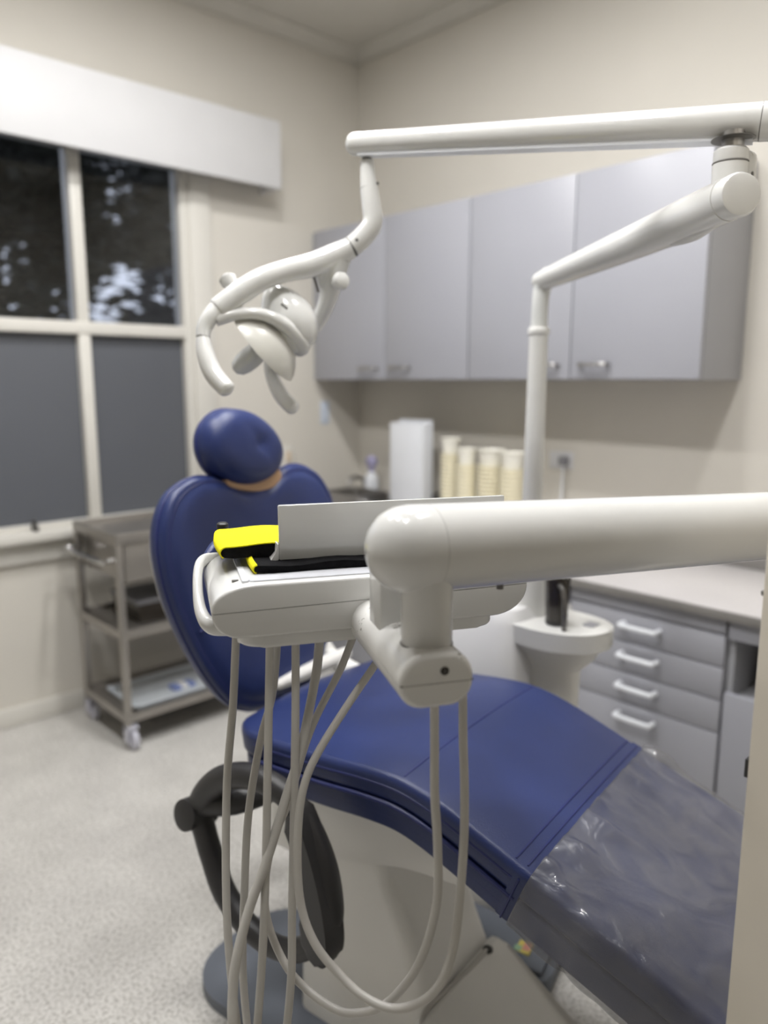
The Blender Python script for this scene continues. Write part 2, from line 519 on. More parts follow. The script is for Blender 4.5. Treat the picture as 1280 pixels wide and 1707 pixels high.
# trees in the garden behind the upper panes
def tree(x, y, h, spread, n, seed, label):
    t = thing('garden_tree', label, 'tree', (x, y, -.3), 0, 'trees outside the window')
    link('trunk', tube([(0, 0, 0), (.05, .02, h * .4), (-.04, 0, h * .75), (.03, .02, h)], [.14, .11, .08, .03], n=9), 'bark', t)
    rnd = random.Random(seed)
    vs, fs = [], []
    clumps = [(rnd.uniform(-.85, .85) * spread, rnd.uniform(-.5, .5) * spread, h * (.60 + .55 * rnd.random() ** .9), rnd.uniform(.18, .36)) for _ in range(60)]
    for k in range(n):
        cx, cy, cz, cr = rnd.choice(clumps)
        d = Vector((rnd.gauss(0, 1), rnd.gauss(0, 1), rnd.gauss(0, 1))).normalized() * cr * rnd.random() ** .4
        q = Matrix.Rotation(rnd.uniform(0, 6.28), 3, 'Z') @ Matrix.Rotation(rnd.uniform(-1.3, 1.3), 3, 'X')
        s = rnd.uniform(.05, .085)
        i = len(vs)
        for u, v in ((-1.5, 0), (-.3, .62), (1.4, 0), (-.3, -.62)):
            vs.append(Vector((cx, cy, cz)) + d + q @ Vector((u * s, v * s, 0)))
        fs.append((i, i + 1, i + 2, i + 3))
    me = bpy.data.meshes.new('foliage')
    me.from_pydata([tuple(v) for v in vs], [], fs)
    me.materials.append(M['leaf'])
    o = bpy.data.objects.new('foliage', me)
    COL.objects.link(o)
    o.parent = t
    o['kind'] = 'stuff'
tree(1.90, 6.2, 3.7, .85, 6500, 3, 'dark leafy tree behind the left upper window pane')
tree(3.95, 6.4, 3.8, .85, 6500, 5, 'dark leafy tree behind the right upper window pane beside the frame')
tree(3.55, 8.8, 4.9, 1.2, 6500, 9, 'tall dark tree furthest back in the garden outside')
struct('garden_ground', box(-6, 9, YW + .2, 14, -.4, -.3), 'ground', 'dark ground outside')

# recessed ceiling downlights (out of the picture, above the chair)
for lx, ly, where in ((0.42, 0.62, 'above the instrument tray'), (0.42, 1.30, 'between the window and the lamp head'), (0.42, 1.98, 'nearest the window on the door side'),
                      (1.38, 0.62, 'above the foot of the chair'), (1.38, 1.30, 'above the lamp pole'), (1.38, 1.98, 'above the trolley')):
    t = thing('ceiling_light', 'round white recessed ceiling light ' + where, 'ceiling light', (lx, ly, ZC), 0, 'recessed ceiling lights')
    link('trim_ring', lathe([(.100, -.002), (.128, -.001), (.130, -.008), (.112, -.012), (.104, -.006)], 28), 'fixture', t)
    link('diffuser', lathe([(.104, -.009), (.104, -.004)], 16), 'panel_light', t)

# open door at the right edge of the picture, hinged on the wall behind the camera
d = tag(bpy.data.objects.new('door_1', None), 'open cream door, its free edge along the right side of the picture', kind='structure')
COL.objects.link(d)
DX, DY = 0.846, 0.303
d.location = (DX, DY, 0)
XF[d] = Matrix.Translation((DX, DY, 0))
link('leaf', box(0, .036, -.84, 0, .008, 2.04, .0025), 'door', d)
link('latch_plate', box(.008, .028, -.001, .0012, .90, 1.03, .0005), 'steel', d)
link('latch_bolt', box(.004, .026, 0, .0050, .955, .977, .001), 'black', d)
link('door_stud', lathe([(.004, 0), (.004, .003), (.002, .004)], 10, aim((.008, 0, 1.172), (0, 1, 0))), 'pin', d)
link('hinge', tube([(.04, -.815, .25), (.04, -.815, .35)], .007, n=10), 'steel', d)
link('hinge', tube([(.04, -.815, 1.7), (.04, -.815, 1.8)], .007, n=10), 'steel', d)

# ================================================================ CUPBOARDS ON THE WALL
CZ0, CZ1, CF = 1.40, 2.13, 2.48
def wall_cupboard(y0, y1, label, end):
    t = thing('wall_cupboard', label, 'cupboard', (CF, (y0 + y1) / 2, CZ0), 0, 'grey wall cupboards')
    h = (y1 - y0) / 2
    link('carcass', box(.022, XW - CF, -h + .001, h - .001, 0, CZ1 - CZ0, .002), 'cupboard_side', t)
    for s in (-1, 1):
        a, bb = (-h + .002, -.002) if s < 0 else (.002, h - .002)
        dr = link('door', box(0, .020, a, bb, .003, CZ1 - CZ0 - .003, .003), 'cupboard', t)
        yc = s * .105
        b = tube([(.004, yc - .055, .055), (-.022, yc - .055, .055), (-.030, yc - .04, .055), (-.030, yc + .04, .055), (-.022, yc + .055, .055), (.004, yc + .055, .055)], .007, n=10, sub=3)
        link('handle', b, 'steel', dr)
wall_cupboard(2.13, 3.14, 'pale grey double-door wall cupboard in the corner behind the lamp head', False)
wall_cupboard(1.14, 2.128, 'pale grey double-door wall cupboard with exposed side panel, right of the lamp pole', True)
struct('trim_3', box(CF + .02, XW, 3.142, YW, CZ0, CZ1, .001), 'cupboard_side', 'grey filler strip in the corner')

# ================================================================ BENCH
BT = .73
t = thing('worktop', 'pale worktop along the cupboard wall with a dark front edge', 'worktop', (0, 0, BT))
link('top_slab', box(2.228, XW, .15, YW - .02, -.032, 0, .004), 'worktop', t)
link('front_edging', box(2.220, 2.228, .15, YW - .02, -.032, -.003, .002), 'worktop_edge', t)
struct('trim_4', box(XW - .02, XW - .001, .15, YW - .021, BT, BT + .06, .003), 'worktop_edge', 'grey upstand along the back of the worktop')
def d_handle(parent, yc, z, w=.062):
    b = tube([(.004, yc - w, z), (-.028, yc - w, z), (-.036, yc - w + .012, z), (-.036, yc + w - .012, z), (-.028, yc + w, z), (.004, yc + w, z)], .0085, n=10, sub=3)
    link('handle', b, 'acrylic', parent)
def base_unit(y0, y1, label, kind):
    t = thing('base_unit', label, 'cabinet', (2.24, (y0 + y1) / 2, 0), 0, 'grey base units under the worktop')
    h = (y1 - y0) / 2
    if kind == 'open':
        b = box(.02, .56, -h, -h + .018, .09, BT - .033)
        box(.02, .56, h - .018, h, .09, BT - .033, bm=b)
        box(.02, .56, -h, h, .09, .108, bm=b)
        box(.54, .56, -h, h, .09, BT - .033, bm=b)
        link('carcass', b, 'cupboard_side', t)
        link('top_rail', box(0, .02, -h + .002, h - .002, .640, BT - .036, .002), 'cupboard', t)
        link('drawer_front', box(0, .02, -h + .002, h - .002, .10, .470, .002), 'cupboard', t)
        link('shelf', box(.03, .52, -h + .02, h - .02, .440, .456), 'cupboard_side', t)
        b = box(.12, .40, -h + .04, h - .08, .457, .545, .01)
        link('storage_tub', b, 'cream', t)
    else:
        link('carcass', box(.022, .56, -h, h, .09, BT - .033, .001), 'cupboard_side', t)
        link('top_rail', box(0, .02, -h + .002, h - .002, .652, BT - .036, .002), 'cupboard', t)
        if kind == 'drawers':
            zs = [.648, .545, .440, .335, .10]
            for i in range(4):
                dr = link('drawer_front', box(0, .02, -h + .002, h - .002, zs[i + 1] + .003, zs[i] - .001, .003), 'cupboard', t)
                d_handle(dr, 0, zs[i] - .038)
        else:
            for s in (-1, 1):
                a, bb = (-h + .002, -.002) if s < 0 else (.002, h - .002)
                dr = link('door', box(0, .02, a, bb, .10, .648, .003), 'cupboard', t)
                d_handle(dr, s * .09, .60)
    link('plinth', box(.05, .07, -h, h, 0, .09), 'plinth', t)
base_unit(.895, 1.435, 'grey base unit with four drawers and white bow handles', 'drawers')
base_unit(.40, .890, 'grey base unit with an open niche beside the door edge', 'open')
base_unit(1.440, 2.30, 'grey two-door base unit behind the spittoon unit', 'doors')
base_unit(2.305, 3.16, 'grey two-door base unit in the far corner', 'doors')

# ---- things on the bench
def cup_stack(x, y, h, r, label):
    t = thing('cup_stack', label, 'cups', (x, y, BT), 0, 'stacks of cream cups on the worktop')
    prof = [(r * .72, 0)]
    n = int(h / .018)
    for i in range(n):
        z = i * .018
        prof += [(r * .86, z + .001), (r * .93, z + .013), (r * .985, z + .014), (r * .985, z + .0175)]
    prof += [(r * .86, n * .018), (r * .7, n * .018 - .004)]
    link('nested_cups', lathe(prof, 20), 'cup', t)
    z = n * .018
    link('top_cup', lathe([(r * .70, z), (r * .92, z + .062), (r * 1.0, z + .064), (r * 1.0, z + .068), (r * .95, z + .068), (r * .88, z + .06), (r * .66, z + .006)], 20), 'cuprim', t)
cup_stack(2.60, 2.325, .345, .048, 'cream cup stack furthest left, taller of the joined pair')
cup_stack(2.56, 2.195, .320, .045, 'second cream cup stack from the left, just behind the first')
cup_stack(2.60, 2.090, .322, .062, 'wide cream cup stack in the middle of the worktop cups')
cup_stack(2.56, 1.945, .312, .053, 'cream cup stack nearest the lamp pole')

t = thing('paper_holder', 'tall white upright holder standing on the worktop left of the cups', 'holder', (2.56, 2.565, BT))
link('back_plate', box(.05, .062, -.108, .108, 0, .485, .003), 'acrylic', t)
b = box(-.01, 0, -.108, .108, 0, .470, .003)
link('front_plate', b, 'acrylic', t)
link('side_plate', box(0, .05, -.108, -.098, 0, .470, .002), 'acrylic', t)
link('side_plate', box(0, .05, .098, .108, 0, .470, .002), 'acrylic', t)
link('base_plate', box(0, .05, -.098, .098, 0, .01, .001), 'acrylic', t)

t = thing('steel_basin', 'low stainless steel tub in the far corner of the worktop', 'basin', (2.53, 2.90, BT))
outer = rrect(-.11, .11, -.13, .13, .03)
b = ring_mesh([[(u * .92, v * .94, 0) for u, v in outer], [(u, v, .105) for u, v in outer], [(u * 1.06, v * 1.05, .110) for u, v in outer],
               [(u * 1.06, v * 1.05, .114) for u, v in outer], [(u * .97, v * .97, .114) for u, v in outer], [(u * .90, v * .92, .008) for u, v in outer]])
link('tub', b, 'steel', t)
link('handle', tube([(-.09, -.135, .085), (-.05, -.165, .085), (.05, -.165, .085), (.09, -.135, .085)], .005, n=8), 'steel', t)
t = thing('pump_bottle', 'white pump bottle with violet top near the corner', 'bottle', (2.69, 2.96, BT))
link('bottle_body', lathe([(.034, 0), (.038, .006), (.038, .15), (.03, .175), (.014, .19), (.014, .20)], 20), 'acrylic', t)
link('pump_cap', lathe([(.018, .20), (.018, .225), (.03, .232), (.032, .26), (.02, .275), (.008, .28)], 16), 'purple', t)
link('nozzle', tube([(0, 0, .265), (-.03, -.01, .268), (-.045, -.015, .258)], .007, n=8), 'purple', t)
t = thing('steel_tap', 'curved steel tap rising at the back of the worktop beside the tub', 'tap', (2.73, 3.06, BT))
link('tap_base', lathe([(.03, 0), (.03, .012), (.02, .02), (.018, .07)], 16), 'steel', t)
link('spout', tube([(0, 0, .06), (0, 0, .12), (-.03, 0, .155), (-.09, 0, .155), (-.115, 0, .13)], .012, n=10), 'steel', t)
link('lever', tube([(0, 0, .09), (0, -.05, .105)], .006, n=8, dome=(0, 1)), 'steel', t)
t = thing('dark_jar', 'small dark grey jar between the white holder and the cups', 'jar', (2.66, 2.455, BT))
link('jar_body', lathe([(.036, 0), (.04, .01), (.04, .095), (.034, .105)], 18), 'plinth', t)
link('jar_lid', lathe([(.042, .105), (.042, .130), (.03, .136)], 18), 'pin', t)

# ---- wall fittings
t = thing('wall_socket', 'small tan socket on the window wall right of the headrest', 'socket', (2.315, YW, 1.015))
link('plate', box(-.036, .036, -.010, 0, -.055, .055, .004), 'trim', t)
link('insert', box(-.016, .016, -.016, -.010, -.028, .028, .003), 'socket', t)
t = thing('wall_note', 'pale blue slip of paper on the window wall by the corner cupboard', 'paper', (2.565, YW, 1.17))
link('sheet', box(-.03, .03, -.003, 0, 0, .12, .001), 'note', t)
t = thing('power_point', 'white power point with a dark plug on the wall right of the lamp pole', 'socket', (XW, 1.87, 1.06))
link('plate', box(-.010, 0, -.06, .06, -.038, .038, .004), 'pelmet', t)
link('plug', box(-.045, -.010, -.045, -.005, -.02, .02, .008), 'plinth', t)
link('cable', tube([(-.03, -.025, -.018), (-.032, -.025, -.12), (-.03, -.02, -.22), (-.025, -.015, -.33)], .005, n=8), 'acrylic', t)

# ================================================================ STEEL TROLLEY
t = thing('instrument_trolley', 'stainless steel trolley on white castors below the window', 'trolley', (1.165, 2.665, 0))
TL, TD = .62, .37
for px in (0, TL):
    for py in (0, TD):
        link('post', box(px - .013, px + .013, py - .013, py + .013, .095, .835, .003), 'trolley', t)
        c = link('castor', lathe([(.028, -.014), (.040, -.010), (.040, .010), (.028, .014)], 18, Matrix.Translation((px + .014, py, .0405)) @ Matrix.Rotation(PI / 2, 4, 'Y')), 'caster', t)
        link('castor_fork', box(px - .014, px - .008, py - .02, py + .02, .03, .098, .002, bm=box(px - .014, px + .032, py - .02, py + .02, .082, .098, .003)), 'caster', c)
def shelf(z, rim, m):
    b = box(-.012, TL + .012, -.012, TD + .012, z, z + .008)
    s = link('shelf', b, m, t)
    for a in ((-.014, -.008, -.014, TD + .014), (TL + .008, TL + .014, -.014, TD + .014)):
        link('shelf_rim', box(a[0], a[1], a[2], a[3], z - .012, z + rim, .002), 'trolley', s)
    for a in ((-.014, -.008), (TD + .008, TD + .014)):
        link('shelf_rim', box(-.008, TL + .008, a[0], a[1], z - .012, z + rim, .002), 'trolley', s)
shelf(.125, .022, 'trolley')
shelf(.455, .022, 'trolley')
shelf(.815, .03, 'trolley')
link('push_handle', tube([(0, .02, .745), (-.045, .02, .745), (-.06, .04, .745), (-.06, TD - .04, .745), (-.045, TD - .02, .745), (0, TD - .02, .745)], .0095, n=10, sub=4), 'chrome', t)
dr = link('drawer', box(.02, TL - .02, -.006, TD - .02, .66, .80, .003), 'trolley', t)
link('drawer_pull', tube([(TL / 2 - .06, -.004, .73), (TL / 2 - .06, -.03, .73), (TL / 2 + .06, -.03, .73), (TL / 2 + .06, -.004, .73)], .005, n=8, sub=3), 'chrome', dr)
t = thing('shelf_tray', 'pale blue-grey tray lying on the lowest trolley shelf', 'tray', (1.165 + .31, 2.665 + .16, .134))
outer = rrect(-.27, .27, -.14, .14, .02)
link('tray_shell', ring_mesh([[(u * .97, v * .95, 0) for u, v in outer], [(u, v, .018) for u, v in outer], [(u * .985, v * .975, .018) for u, v in outer], [(u * .955, v * .93, .004) for u, v in outer]]), 'tray_paper', t)
t = thing('packet', 'small blue and white packet in the tray on the trolley', 'packet', (1.165 + .29, 2.665 + .115, .139))
link('wrapper', box(-.05, .05, -.03, .03, 0, .016, .006), 'packblue', t)
link('label_strip', box(-.018, .018, -.0305, .0305, .0005, .0167, .004), 'white_note', t)
t = thing('storage_box', 'brown box standing on the middle trolley shelf', 'box', (1.165 + .30, 2.665 + .19, .464))
link('carton', box(-.20, .20, -.12, .12, 0, .075, .004), 'brown', t)
link('lid', box(-.205, .205, -.125, .125, .075, .090, .003), 'plinth', t)

# ================================================================ DENTAL CHAIR (local x towards the feet, y to the far side)
ch = thing('dental_chair', 'blue padded dental chair with cream base in the middle of the room', 'dental chair', (1.143, .664, 0), R(-80.2))
TOP = [(-.700, .690), (-.65, .705), (-.55, .708), (-.43, .716), (-.33, .726), (-.25, .728), (-.18, .715), (-.10, .688), (0.0, .650), (.18, .582), (.40, .500), (.65, .408), (.80, .352)]
TOPS = spline(TOP, 6)
def top_at(s):
    for a, c in zip(TOPS, TOPS[1:]):
        if a[0] <= s <= c[0]:
            t_ = (s - a[0]) / max(c[0] - a[0], 1e-6)
            return a[1] + (c[1] - a[1]) * t_
    return TOPS[0][1] if s < TOPS[0][0] else TOPS[-1][1]
def nrm(s):
    e = .01
    dz = (top_at(min(s + e, .8)) - top_at(max(s - e, -.7))) / (min(s + e, .8) - max(s - e, -.7))
    v = Vector((-dz, 0, 1)).normalized()
    return v
def end_round(s, s0, s1, r):
    """shrink factor of the half-width near the two ends (rounded corners in plan)"""
    q = 0
    if s - s0 < r: q = r - (s - s0)
    elif s1 - s < r: q = r - (s1 - s)
    return r - math.sqrt(max(r * r - q * q, 0))
def pad(s0, s1, hw, d0, d1, rr, plan_r=(.06, .02), n=70, crown=.0, wob=None, nx=7):
    """upholstered slab that follows the seat profile: from depth d0 to d1 under the top line"""
    rings = []
    ss = [s0 + (s1 - s0) * i / n for i in range(n + 1)]
    ss[0] += 1e-4
    ss[-1] -= 1e-4
    for s in ss:
        w_ = hw
        q = 0
        if s - s0 < plan_r[0]: q = plan_r[0] - (s - s0); w_ -= plan_r[0] - math.sqrt(max(plan_r[0] ** 2 - q * q, 0))
        if s1 - s < plan_r[1]: q = plan_r[1] - (s1 - s); w_ -= plan_r[1] - math.sqrt(max(plan_r[1] ** 2 - q * q, 0))
        nv = nrm(s)
        c = Vector((s, 0, top_at(s)))
        # cross-section: rounded slab with a softly crowned top
        sec = []
        h = d1 - d0
        r_ = min(rr, h * .49)
        for (cy, cz, a0) in ((w_ - r_, -r_, 0), (-(w_ - r_), -r_, 90), (-(w_ - r_), -h + r_, 180), (w_ - r_, -h + r_, 270)):
            for k_ in range(6):
                a = R(a0 + 90 * k_ / 5)
                sec.append((cy + r_ * math.cos(a), cz + r_ * math.sin(a)))
            if a0 == 0:      # points across the top
                for j in range(1, nx):
                    sec.append(((w_ - r_) * (1 - 2 * j / nx), 0.0))
        rg = []
        for y, z in sec:
            up = crown * max(0, 1 - (y / max(w_, .01)) ** 2) if z > -r_ * .9 else 0
            pt = c + nv * (z - d0 + up) + Vector((0, y, 0))
            if wob: pt += wob(pt, nv, y, z)
            rg.append(pt)
        rings.append(rg)
    return ring_mesh(rings)
HW = .262
seat = link('seat_cushion', pad(-.70, .80, HW, 0, .051, .013, (.10, .06), 110, crown=.010), 'blue', ch, angle=60)
link('lower_pad', pad(-.69, .79, HW - .001, .050, .100, .007, (.10, .06), 90), 'blue', ch, angle=60)
# piping along the near and far edges, stitched cross seams, binding at the knees
def along(s0, s1, y, d, r, n=40):
    return tube([tuple(Vector((s, y, top_at(s))) - nrm(s) * d) for s in [s0 + (s1 - s0) * i / n for i in range(n + 1)]], r, n=7, smooth=False)
for sg in (-1, 1):
    link('piping', along(-.60, -.005, sg * (HW - .001), .021, .0028), 'blue_dark', seat)
    link('piping', along(-.60, -.005, sg * (HW + .0005), .052, .0040), 'blue_dark', seat)
    link('piping', along(-.60, -.005, sg * (HW - .003), .076, .0022), 'blue_dark', seat)
def across(s, lift, r, w=HW):
    pts = []
    for j in range(-12, 13):
        y = j / 12 * (w - .016)
        pts.append(tuple(Vector((s, y, top_at(s))) + nrm(s) * (.010 * (1 - (y / w) ** 2) + lift)))
    return tube(pts, r, n=7, smooth=False)
link('stitch_seam', across(-.245, -.0008, .0022), 'blue_dark', seat)
link('stitch_seam', across(-.030, -.0004, .0020), 'blue_dark', seat)
link('binding', pad(-.021, .001, HW + .0022, -.0022, .1025, .012, (.001, .001), 3, crown=.010), 'blue', seat, angle=60)
link('stitch_seam', across(-.0105, .0024, .0016), 'blue_dark', seat)
link('stitch_seam', tube([tuple(Vector((-.0105, -HW - .003, top_at(-.0105))) - nrm(-.0105) * dd) for dd in (.012, .04, .07, .096)], .0018, n=7, smooth=False), 'blue_dark', seat)
# clear plastic sleeve over the foot end
def wob(pt, nv, y, z):
    f = noise.noise(Vector((pt.x * 6, pt.y * 5, pt.z * 6))) * .007 + (.5 - abs(noise.noise(Vector((pt.x * 13 + 3 + pt.y * 6, pt.y * 8 - pt.x * 5, pt.z * 9))))) * .007 - .003
    f += .020 * math.exp(-((pt.x - .03) / .045) ** 2) * (noise.noise(Vector((pt.y * 38 + pt.z * 20 + pt.x * 9, 2.2, pt.x * 9))) + .08)
    f += .022 * math.exp(-((pt.x - .06) / .05) ** 2 - ((y + .235) / .05) ** 2) * (noise.noise(Vector((pt.y * 30 - pt.x * 22, 7.2, pt.x * 10))) + .15)
    side = Vector((0, 1 if y > 0 else -1, 0)) if z < -.02 else nv
    return side * max(f + .003, .0008)
link('plastic_sleeve', pad(.001, .83, HW + .007, -.005, .108, .026, (.001, .05), 220, crown=.010, wob=wob, nx=60), 'film', ch, angle=80)

# backrest, headrest
AL = R(9)
def back_pt(u, v, d):
    s = -.806 - (v - .66) * math.sin(AL) + d * math.cos(AL)
    z = .66 + (v - .66) * math.cos(AL) + d * math.sin(AL)
    return Vector((s, u, z))
half = [(0.0, 1.150), (.045, 1.155), (.085, 1.178), (.125, 1.193), (.175, 1.193), (.228, 1.168), (.262, 1.122), (.279, 1.065), (.280, 1.00), (.270, .93),
        (.250, .86), (.222, .79), (.188, .725), (.150, .675), (.10, .645), (.05, .635)]
outl = half + [(0, .632)] + [(-u, v) for u, v in half[:0:-1]]
outl = spline(outl, 4, closed=True)
back = link('backrest', pillow(outl, [(.30, -.030), (.80, -.030), (.95, -.026), (.985, -.018), (1.0, -.004), (1.0, .012), (.985, .026), (.965, .0315), (.945, .0315), (.93, .0320), (.90, .0385), (.84, .043), (.70, .042), (.45, .036), (.2, .033), (.02, .032)], back_pt), 'blue', ch, angle=50)
def offs(sc, d):
    cu = sum(p[0] for p in outl) / len(outl); cv = sum(p[1] for p in outl) / len(outl)
    return [tuple(back_pt(cu + (u - cu) * sc, cv + (v - cv) * sc, d)) for u, v in outl]
link('piping', tube(offs(.938, .0300), .0030, n=7, closed=True, sub=1), 'blue_dark', back)
link('piping', tube(offs(.998, .012), .0032, n=7, closed=True, sub=1), 'blue_dark', back)
link('lumbar_seam', tube([tuple(back_pt(u, .862 + .02 * (1 - (u / .25) ** 2), .0455 if abs(u) < .19 else .0420)) for u in [-.225 + .45 * i / 16 for i in range(17)]], .0025, n=7), 'blue_dark', back)
link('back_shell', pillow(outl, [(.4, -.055), (.85, -.050), (.93, -.042), (.94, -.032), (.93, -.026)], back_pt), 'chair_white', back, angle=50)
# egg-shaped headrest leaning a little
egg = []
for k_ in range(40):
    a = 2 * PI * k_ / 40
    ru, rv = .119, .089
    u = ru * math.cos(a)
    v = rv * math.sin(a) * (1 + .10 * math.cos(a) * -1)
    ca, sa = math.cos(R(-14)), math.sin(R(-14))
    egg.append((-.018 + u * ca - v * sa, 1.247 + u * sa + v * ca))
def tuft(u, v):
    g = -.008 * math.exp(-(((u - .005) / .018) ** 2 + ((v - 1.252) / .018) ** 2))
    return g - .002 * math.exp(-(((u - .005) * .8 + (v - 1.252) * .6) / .01) ** 2) * math.exp(-((u - .005) / .07) ** 2)
head = link('headrest', pillow(egg, [(.10, -.042), (.6, -.044), (.86, -.036), (.96, -.022), (1.0, -.002), (.985, .018), (.94, .033), (.86, .044), (.74, .052), (.6, .056), (.45, .058), (.32, .0585), (.2, .059), (.1, .059), (.02, .059)],
            lambda u, v, d: back_pt(u, v, d + .012), dimple=tuft), 'blue', ch, angle=60)
link('piping', tube([tuple(back_pt(u, 1.252 + (v - 1.252) * 1.0, .008)) for u, v in egg], .003, n=7, closed=True, sub=1), 'blue_dark', head)
tanl = spline([(-.09, 1.176), (-.04, 1.158), (.01, 1.150), (.06, 1.155), (.086, 1.170), (.090, 1.190), (.06, 1.215), (.01, 1.22), (-.07, 1.21)], 4, closed=True)
link('headrest_backing', pillow(tanl, [(.5, -.014), (.95, -.012), (1.0, 0.0), (.95, .010), (.5, .013)], lambda u, v, d: back_pt(u, v - .008, d + .024)), 'tan', head)
link('headrest_stem', box(-.955, -.935, -.02, .05, 1.02, 1.26, .004), 'steel', ch)
# hinge rails between back and seat
for yy in (.17,):
    link('back_hinge', tube([(-.52, yy, .655), (-.66, yy + .005, .672), (-.78, yy + .005, .70), (-.842, yy, .80)], [.020, .022, .024, .018], n=12), 'chair_white', ch)
link('hinge_cover', tube([(-.762, -.03, .695), (-.757, .04, .699), (-.752, .13, .704), (-.748, .20, .708)], [.012, .017, .019, .016], n=12, dome=(1, 1)), 'chair_white', ch)
# seat frame, motor housing, lift column, base plate
out = spline([(-.62, .600), (-.50, .606), (-.38, .624), (-.28, .632), (-.18, .612), (-.06, .572), (-.12, .535), (-.28, .512), (-.42, .470), (-.52, .462), (-.60, .50)], 4, closed=True)
link('seat_frame', prism([(u, v - .004) for u, v in out], -.19, .19, 'xz', .012, 3), 'chair_white', ch)
link('leg_frame', prism([(-.07, .56), (.30, .425), (.66, .300), (.64, .27), (.28, .38), (-.08, .51)], -.10, .10, 'xz', .008), 'chair_white', ch)
link('motor_housing', box(-.735, -.585, -.115, .115, .335, .60, .035, 4), 'chair_white', ch)
def quad_loft(sections):
    rg = []
    for (sa, sb, ya, yb, z, r_) in sections:
        rg.append([(u, v, z) for u, v in rrect(sa, sb, ya, yb, r_, 5)])
    return ring_mesh(rg)
link('lift_column', quad_loft([(-.60, -.24, -.16, .10, .026, .035), (-.60, -.25, -.155, .10, .20, .04), (-.585, -.30, -.15, .095, .32, .04), (-.565, -.36, -.145, .09, .42, .035), (-.56, -.38, -.14, .09, .50, .03)]), 'chair_white', ch)
w_ = link('base_cover', prism([(-.262, .024), (-.262, .188), (-.250, .202), (-.235, .204), (-.215, .192), (-.05, .062), (.10, .040), (.12, .024)], -.20, .105, 'xz', .016, 3), 'chair_white', ch)
link('cable', tube([(-.236, .045, .2045), (-.238, -.02, .2040), (-.246, -.09, .203), (-.250, -.16, .205), (-.24, -.195, .19), (-.22, -.215, .12), (-.15, -.23, .03)], .0055, n=8), 'hose', w_)
link('cable_grommet', lathe([(.011, 0), (.011, .004), (.006, .006)], 12, Matrix.Translation((-.235, .050, .2025))), 'black', w_)
link('base_plate', prism(rrect(-.875, .02, -.265, .085, [.13, .06, .06, .13], 10), 0, .027, 'xy', .010, 3), 'baseplate', ch)
# black loop armrest hanging on the near side
YR = -.345
ringp = [(-.672, YR, .565, .030), (-.625, YR, .630, .031), (-.555, YR, .672, .029), (-.480, YR, .684, .027), (-.418, YR + .005, .662, .026), (-.375, YR + .01, .600, .030), (-.350, YR + .01, .530, .033), (-.348, YR + .01, .455, .032), (-.385, YR, .396, .026),
         (-.460, YR, .356, .025), (-.540, YR, .362, .026), (-.605, YR, .405, .027), (-.640, YR, .470, .027), (-.660, YR, .52, .027)]
arm = link('armrest_loop', tube([p[:3] for p in ringp], [p[3] * .86 for p in ringp], n=14, closed=True, sub=5), 'black', ch)
out = spline([(-.400, .675), (-.372, .640), (-.345, .575), (-.325, .500), (-.318, .430), (-.330, .392), (-.352, .398), (-.385, .425), (-.372, .50), (-.385, .575), (-.415, .640)], 4, closed=True)
link('armrest_web', prism(out, YR - .028, YR + .022, 'xz', .012, 3), 'black', arm)
link('pivot_knob', lathe([(.022, -.036), (.031, -.032), (.033, 0), (.031, .032), (.022, .036)], 20, Matrix.Translation((-.682, YR, .552)) @ Matrix.Rotation(R(78), 4, 'X')), 'black', arm)
link('pivot_arm', tube([(-.672, YR, .575), (-.60, YR + .03, .590), (-.56, YR + .12, .60), (-.55, -.17, .60)], [.024, .026, .026, .03], n=12), 'black', arm)
# ---- pedal behind the chair
t = thing('foot_pedal', 'dark grey foot pedal box with a coloured sticker behind the chair base', 'pedal', (1.352, 1.01, 0), R(-72))
link('pedal_base', prism(rrect(-.13, .13, -.075, .075, .03), 0, .04, 'xy', .008, 2), 'baseplate', t)
link('pedal_plate', prism([(-.12, .041), (.11, .041), (.11, .052), (-.12, .085)], -.06, .06, 'xz', .005), 'baseplate', t)
st = link('sticker', box(.03, .07, -.03, .01, .056, .0625, .001), 'label_yellow', t)
link('sticker_patch', box(.032, .048, -.028, -.010, .0625, .0632), 'label_green', st)
link('sticker_patch', box(.050, .068, -.020, .006, .0625, .0632), 'label_red', st)

# ================================================================ SPITTOON UNIT beside the chair
u = thing('spittoon_unit', 'white water unit with a rounded shelf behind the dental chair', 'dental unit', (1.585, 1.14, 0))
link('body', quad_loft([(-.15, .17, -.06, .34, 0, .05), (-.15, .17, -.06, .34, .55, .05), (-.14, .16, -.05, .33, .80, .05), (-.12, .14, -.03, .31, .835, .04)]), 'pelmet', u)
link('foot_block', box(-.17, .19, -.09, .37, 0, .10, .03, 3), 'chair_white', u)
sh = spline([(-.115, -.02), (-.118, -.09), (-.100, -.165), (-.045, -.222), (.03, -.228), (.075, -.185), (.090, -.11), (.09, -.03)], 6)
sh = sh + [(.09, .01), (-.115, .01)]
link('shelf', prism(sh, .762, .808, 'xy', .018, 4), 'plastic', u)
link('funnel', ring_mesh([[(x * .92 - .0, y * .92, .764) for x, y in sh], [(x * .62 - .005, y * .74 - .02, .722) for x, y in sh], [(x * .42 - .01, y * .48 - .05, .690) for x, y in sh], [(x * .38 - .01, y * .42 - .06, .52) for x, y in sh], [(x * .38 - .01, y * .42 - .06, .10) for x, y in sh]]), 'chair_white', u)
link('pole_socket', lathe([(.052, .78), (.052, .90), (.044, .93), (.030, .94)], 24), 'plastic', u)
link('spout', tube([(-.070, -.155, .806), (-.070, -.155, .86), (-.066, -.145, .905), (-.052, -.12, .915)], .006, n=10), 'pin', u)
link('button_pad', box(.000, .034, -.190, -.160, .806, .812, .003), 'plinth', u)
